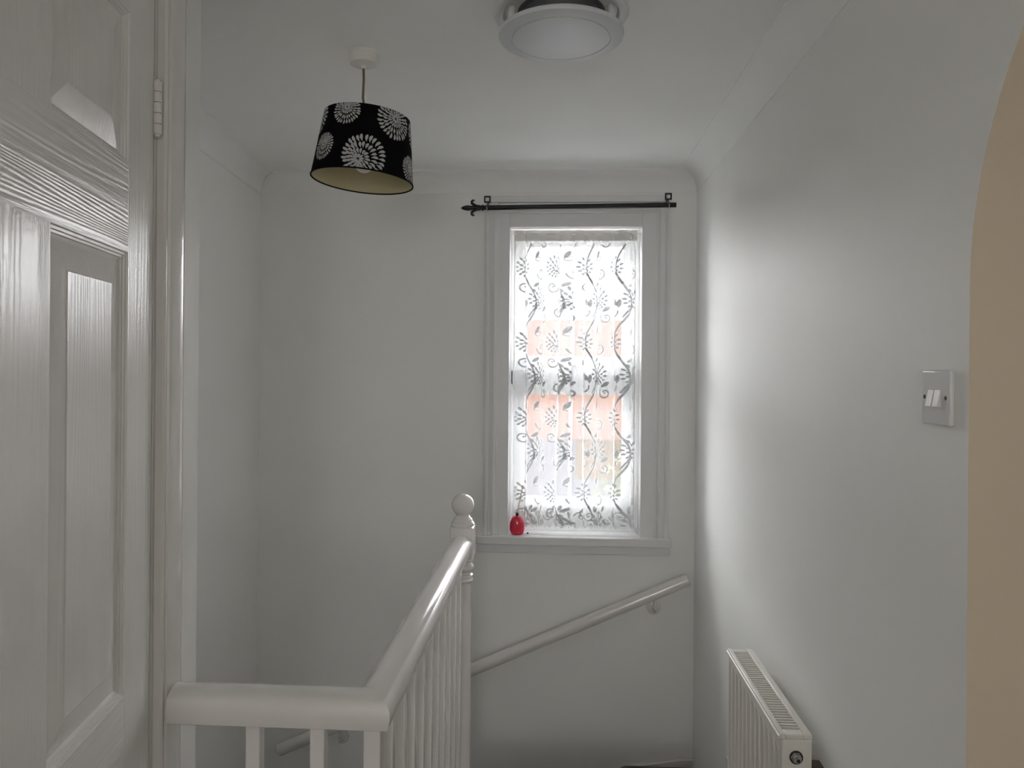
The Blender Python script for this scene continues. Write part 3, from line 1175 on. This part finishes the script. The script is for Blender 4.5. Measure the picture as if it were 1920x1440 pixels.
for ys in (1.1885, 1.2545):
    bm = B()
    lathe(bm, [(0, 0), (0.0034, 0), (0.0034, 0.0004), (0, 0.0004)], (XR - 0.0085, ys, 1.381), (-1, 0, 0), n=14)
    obj('screw', bm, M['dark'], sw)

# ------------------------------------------------------------------ radiator
RY0, RY1, RZ0, RZ1 = 1.690, 2.200, 0.13, 0.628
RXF, RXB = 0.494, 0.562
rad = empty('radiator', (0.53, (RY0 + RY1) / 2, RZ0), label='white panel radiator with slotted top grille on the right wall', cat='radiator')
# pressed front panel with vertical channels
nch = 12
pitch = (RY1 - RY0 - 0.02) / nch
prof = [(RY0 + 0.002, 0.004), (RY0 + 0.010, 0.0)]
for k in range(nch):
    y = RY0 + 0.010 + pitch * k
    prof += [(y + pitch * 0.16, 0.0), (y + pitch * 0.30, 0.009), (y + pitch * 0.70, 0.009), (y + pitch * 0.84, 0.0)]
prof += [(RY1 - 0.010, 0.0), (RY1 - 0.002, 0.004)]
bm = B()
zs = [RZ0 + 0.004, RZ0 + 0.03, RZ0 + 0.055, RZ1 - 0.060, RZ1 - 0.034, RZ1 - 0.010]
rows = []
for zi, z in enumerate(zs):
    flat = zi in (0, 1, 4, 5)
    rows.append([bm.verts.new((RXF + 0.003 + (0.0 if flat and d != 0.004 else d), y, z)) for y, d in prof])
for r0, r1 in zip(rows, rows[1:]):
    for i in range(len(prof) - 1):
        bm.faces.new((r0[i], r0[i + 1], r1[i + 1], r1[i]))
obj('front_panel', bm, M['radiator'], rad, smooth=True)
bm = B()
box(bm, RXF + 0.013, RXF + 0.020, RY0 + 0.004, RY1 - 0.004, RZ0 + 0.004, RZ1 - 0.014)
obj('inner_panel', bm, M['radiator'], rad)
bm = B()
box(bm, RXB - 0.004, RXB, RY0 + 0.004, RY1 - 0.004, RZ0 + 0.004, RZ1 - 0.014)
obj('back_panel', bm, M['radiator'], rad)
for y0, y1 in ((RY0, RY0 + 0.004), (RY1 - 0.004, RY1)):
    bm = B()
    box(bm, RXF + 0.006, RXB + 0.002, y0 - 0.001, y1 + 0.001, RZ0, RZ1 - 0.012)
    obj('side_panel', bm, M['radiator'], rad, bevel=0.002)
# top grille frame with slats
bm = B()
box(bm, RXF + 0.002, RXF + 0.013, RY0, RY1, RZ1 - 0.012, RZ1)
box(bm, RXB - 0.014, RXB + 0.003, RY0, RY1, RZ1 - 0.012, RZ1)
box(bm, RXF + 0.013, RXB - 0.014, RY0, RY0 + 0.026, RZ1 - 0.012, RZ1 - 0.002)
box(bm, RXF + 0.013, RXB - 0.014, RY1 - 0.022, RY1, RZ1 - 0.012, RZ1 - 0.002)
gr = obj('top_grille', bm, M['radiator'], rad, bevel=0.002)
bm = B()
box(bm, RXF + 0.013, RXB - 0.014, RY0 + 0.026, RY1 - 0.022, RZ1 - 0.022, RZ1 - 0.018)
obj('grille_shade', bm, M['slot'], gr)  # dark sheet standing in for the shade inside the grille
ns = 34
sp = (RY1 - RY0 - 0.048) / ns
first = None
for k in range(ns + 1):
    y = RY0 + 0.026 + sp * k
    if first is None:
        bm = B()
        box(bm, RXF + 0.0125, RXB - 0.0135, y - sp * 0.17, y + sp * 0.17, RZ1 - 0.012, RZ1 - 0.003)
        first = obj('slat', bm, M['radiator'], gr)
    else:
        c = first.copy()
        COL.objects.link(c)
        c.parent = gr
        c.location = first.location + Vector((0, sp * k, 0))
# rolled front lip
bm = B()
tube(bm, [(RXF + 0.001, RY0 + 0.002, RZ1 - 0.008), (RXF + 0.001, RY1 - 0.002, RZ1 - 0.008)], 0.003, 10)
obj('lip', bm, M['radiator'], rad, smooth=True)
bm = B()
pc = (RXF + 0.036, RY0 - 0.001, RZ1 - 0.050)
lathe(bm, [(0, 0), (0.0125, 0), (0.0125, 0.004), (0.011, 0.006), (0.0, 0.006)], pc, (0, -1, 0), n=6)
lathe(bm, [(0.0095, 0.006), (0.0095, 0.010), (0.008, 0.011), (0, 0.011)], pc, (0, -1, 0), n=24)
plug = obj('bleed_plug', bm, M['chrome'], rad)
bm = B()
lathe(bm, [(0.0145, 0.0), (0.0145, 0.003), (0.0125, 0.0035), (0.0125, 0.0)], pc, (0, -1, 0), n=24)
obj('seal', bm, M['dark'], plug)
bm = B()
lathe(bm, [(0.0035, 0.011), (0.0035, 0.013), (0, 0.013)], (pc[0] + 0.002, pc[1], pc[2] - 0.003), (0, -1, 0), n=10)
obj('bleed_screw', bm, M['dark'], plug)
for yb in (RY0 + 0.03, RY1 - 0.08):
    bm = B()
    box(bm, RXB + 0.0005, XR, yb, yb + 0.03, RZ0 + 0.05, RZ1 - 0.085)
    obj('wall_bracket', bm, M['slot'], rad)
bm = B()
tube(bm, [(0.53, RY0 + 0.05, RZ0 + 0.01), (0.53, RY0 + 0.05, 0.0)], 0.0075, 12)
obj('pipe', bm, M['chrome'], rad, smooth=True)
bm = B()
tube(bm, [(0.53, RY1 - 0.05, RZ0 + 0.01), (0.53, RY1 - 0.05, 0.0)], 0.0075, 12)
obj('pipe', bm, M['chrome'], rad, smooth=True)

# ------------------------------------------------------------------ added window frames around the rear and side fill lights (unseen)
def plain_window(name, label, axis, pos, a0, a1, z0, z1):
    w = empty(name, (pos if axis == 'x' else (a0 + a1) / 2, (a0 + a1) / 2 if axis == 'x' else pos, z0), kind='structure', label=label)
    b = B()
    am = (a0 + a1) / 2
    for p0, p1, q0, q1 in ((a0, a0 + .05, z0, z1), (a1 - .05, a1, z0, z1), (am - .025, am + .025, z0, z1), (a0 + .05, a1 - .05, z0, z0 + .05), (a0 + .05, a1 - .05, z1 - .05, z1)):
        if axis == 'x':
            box(b, pos - .03, pos + .03, p0, p1, q0, q1)
        else:
            box(b, p0, p1, pos - .03, pos + .03, q0, q1)
    obj('window_frame', b, M['frame'], w)


plain_window('added_window_2', 'added white window frame around the rear fill light', 'y', -2.66, -0.35, 0.26, 1.05, 1.90)
plain_window('added_window_3', 'added white window frame around the side fill light', 'x', 2.66, -2.2, -1.6, 1.05, 1.85)

# ------------------------------------------------------------------ outside
GZ = -2.9
bm = B()
box(bm, -30, 30, 3.6, 45, GZ - 0.2, GZ)
obj('ground', bm, M['ground'], kind='structure', label='pale paved ground outside below the window')
hs = empty('neighbour_house', (0.8, 12.0, GZ), label='pale house with orange tiled roof outside the window', cat='house')
bm = B()
box(bm, -6.0, 9.0, 11.0, 16.0, GZ, 0.55)
hw_ = obj('house_wall', bm, M['render'], hs)
bm = B()
prism(bm, [(10.6, 0.45), (13.5, 2.30), (16.4, 0.45)], lambda a, b, s: (-6.3 if s == 0 else 9.3, a, b))
obj('house_roof', bm, M['roof'], hs)
bm = B()
box(bm, 0.30, 9.02, 10.97, 11.02, -0.15, 0.55)
obj('brick_band', bm, M['yellow'], hs)
sh_ = empty('garden_shrub', (1.1, 8.0, GZ), label='yellow-green garden shrub outside the window', cat='shrub')
bm = B()
rnd = random.Random(5)
for i in range(900):
    a, e = rnd.uniform(0, 2 * PI), rnd.uniform(-1, 1)
    rr = 0.75 * rnd.uniform(0.6, 1.0)
    p = Vector((1.1 + rr * math.cos(a) * math.sqrt(1 - e * e), 8.0 + rr * math.sin(a) * math.sqrt(1 - e * e), 0.0 + rr * e * 0.9))
    s = rnd.uniform(0.05, 0.1)
    d1 = Vector((rnd.uniform(-1, 1), rnd.uniform(-1, 1), rnd.uniform(-1, 1))).normalized() * s
    d2 = Vector((rnd.uniform(-1, 1), rnd.uniform(-1, 1), rnd.uniform(-1, 1))).normalized() * s * 0.5
    bm.faces.new([bm.verts.new(q) for q in (p, p + d1 * 0.5 + d2, p + d1, p + d1 * 0.5 - d2)])
obj('foliage', bm, M['leaf'], sh_, kind='stuff')
bm = B()
tube(bm, [(1.1, 8.0, GZ), (1.1, 8.0, 0.0)], [0.06, 0.03], 8)
obj('stem', bm, M['cord'], sh_)
